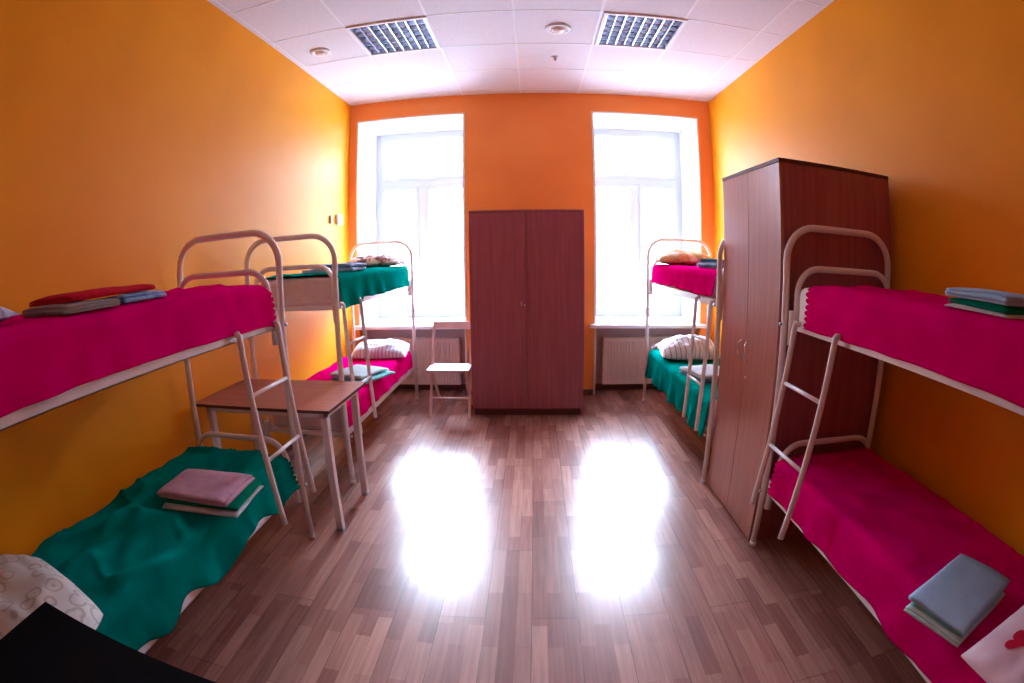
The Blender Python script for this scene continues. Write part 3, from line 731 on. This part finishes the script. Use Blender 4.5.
# ------------------------------------------------------------------ folding chair
t = thing('folding_chair', (-.775, 4.62, 0), 'pale wooden folding chair beside the wardrobe in front of the left radiator', 'chair')
cx = -.775; hw = .185
for s in (-1, 1):
    x = cx + s * hw
    obj('leg', beam(B(), (x, 4.40, 0), (x, 4.80, .86), .022, .030), 'chairwood', t)          # floor front to backrest top
    x2 = cx + s * (hw - .026)
    obj('leg', beam(B(), (x2, 4.86, 0), (x2, 4.45, .435), .020, .028), 'chairwood', t)
bm = B(); box(bm, cx - hw - .012, cx + hw + .012, 4.37, 4.66, .452, .468, .005); obj('seat', bm, 'chairseat', t)
obj('seat_rail', box(box(B(), cx - hw + .04, cx + hw - .04, 4.44, 4.46, .43, .451), cx - hw + .04, cx + hw - .04, 4.60, 4.62, .43, .451), 'chairwood', t)
bm = B(); N = 10
for k in range(N):
    u0, u1 = -1 + 2 * k / N, -1 + 2 * (k + 1) / N
    f = lambda u: 4.795 + .018 * (1 - u * u)
    vs = [bm.verts.new((cx + u * (hw - .0), f(u) + dy, z)) for u in (u0, u1) for dy in (0, .014) for z in (.785, .855)]
    bm.faces.new((vs[0], vs[1], vs[5], vs[4])); bm.faces.new((vs[2], vs[3], vs[7], vs[6])); bm.faces.new((vs[1], vs[3], vs[7], vs[5])); bm.faces.new((vs[0], vs[2], vs[6], vs[4]))
obj('backrest', bm, 'chairwood', t)
obj('stretcher', tube(B(), [(cx - hw + .03, 4.78, .085), (cx, 4.78, .085), (cx + hw - .03, 4.78, .085)], .008, 8), 'chairwood', t, True)
obj('stretcher', tube(B(), [(cx - hw, 4.478, .175), (cx, 4.478, .175), (cx + hw, 4.478, .175)], .008, 8), 'chairwood', t, True)

# ------------------------------------------------------------------ black desk near the camera
t = thing('desk', (-.90, .22, 0), 'black desk corner beside the green lower bunk by the left wall', 'desk')
x0, x1, y0, y1 = -1.19, -.56, -.30, .505
obj('desktop', box(B(), x0, x1, y0, y1, .725, .75, .002), 'black', t)
obj('side_panel', box(B(), x0 + .12, x1 - .02, y1 - .03, y1 - .012, 0, .724), 'black', t); obj('side_panel', box(B(), x0 + .12, x1 - .02, y0 + .012, y0 + .03, 0, .724), 'black', t)
obj('back_panel', box(B(), x0 + .12, x0 + .136, y0 + .031, y1 - .031, .05, .724), 'black', t)
dr = obj('drawer', box(B(), x1 - .05, x1 - .032, y0 + .033, y1 - .033, .58, .72, .002), 'black', t)
obj('knob', tube(B(), [(x1 - .031, .10, .65), (x1 - .012, .10, .65)], .01, 12), 'steel', dr, True)

# ------------------------------------------------------------------ light
wd = bpy.data.worlds.new('sky'); sc.world = wd; wd.use_nodes = True; nt = wd.node_tree
bg = nt.nodes['Background']
tc = nt.nodes.new('ShaderNodeTexCoord'); sp = nt.nodes.new('ShaderNodeSeparateXYZ'); nt.links.new(tc.outputs['Generated'], sp.inputs[0])
r = nt.nodes.new('ShaderNodeValToRGB'); e = r.color_ramp.elements
SKY = [(0.0, .24), (0.32, .24), (0.42, .14), (0.52, .13), (0.62, .22), (0.74, 1.0), (1.0, 1.0)]   # street, pale facades, bright overcast; contrast shaped to darken the room's near end
while len(e) < len(SKY): e.new(.5)
for k, (ps, v) in enumerate(SKY):
    e[k].position = ps; e[k].color = (v * .70, v * .85, v * 1.12, 1)
mr = nt.nodes.new('ShaderNodeMapRange'); mr.inputs['From Min'].default_value = -1; mr.inputs['From Max'].default_value = 1
nt.links.new(sp.outputs['Z'], mr.inputs['Value']); nt.links.new(mr.outputs['Result'], r.inputs['Fac']); nt.links.new(r.outputs['Color'], bg.inputs['Color'])
bg.inputs['Strength'].default_value = 112.0
for i, w in enumerate((WL, WR)):
    la = bpy.data.lights.new('window_portal', 'AREA'); la.shape = 'RECTANGLE'; la.size = w[1] - w[0]; la.size_y = WZ1 - WZ0
    la.cycles.is_portal = True
    lo = bpy.data.objects.new('window_portal', la); COL.objects.link(lo); lo.location = ((w[0] + w[1]) / 2, YW + .1, (WZ0 + WZ1) / 2)
    lo.rotation_euler = (-PI / 2, 0, 0)

# ------------------------------------------------------------------ camera: a real fisheye lens
cam = bpy.data.cameras.new('camera'); co = bpy.data.objects.new('camera', cam); COL.objects.link(co); sc.camera = co
cam.type = 'PANO'; cam.sensor_width = 36; cam.sensor_fit = 'HORIZONTAL'; cam.clip_start = .02
try: cc = cam if hasattr(cam, 'panorama_type') else cam.cycles
except Exception: cc = cam.cycles
cc.panorama_type = 'FISHEYE_LENS_POLYNOMIAL'
cc.fisheye_fov = 3.1
cc.fisheye_polynomial_k0 = 0
K = (0.056592662386283764, 2.239057386869125e-05, 2.495166259826966e-06, 1.1972490705689745e-07)
for i, k in enumerate(K): setattr(cc, 'fisheye_polynomial_k%d' % (i + 1), -k)
R = math.radians
co.matrix_world = Matrix.Translation((0, 0, 1.4876)) @ Matrix.Rotation(R(2.4234), 4, 'Z') @ Matrix.Rotation(R(90 - 9.8359), 4, 'X') @ Matrix.Rotation(R(-0.6696), 4, 'Z')

sc.view_settings.view_transform = 'Standard'; sc.view_settings.look = 'None'; sc.view_settings.gamma = 1; sc.view_settings.use_curve_mapping = False
sc.view_settings.exposure = 0.0
sc.cycles.use_denoising = True
sc.cycles.max_bounces = 12; sc.cycles.diffuse_bounces = 7; sc.cycles.glossy_bounces = 4; sc.cycles.transparent_max_bounces = 8
sc.cycles.sample_clamp_indirect = 8
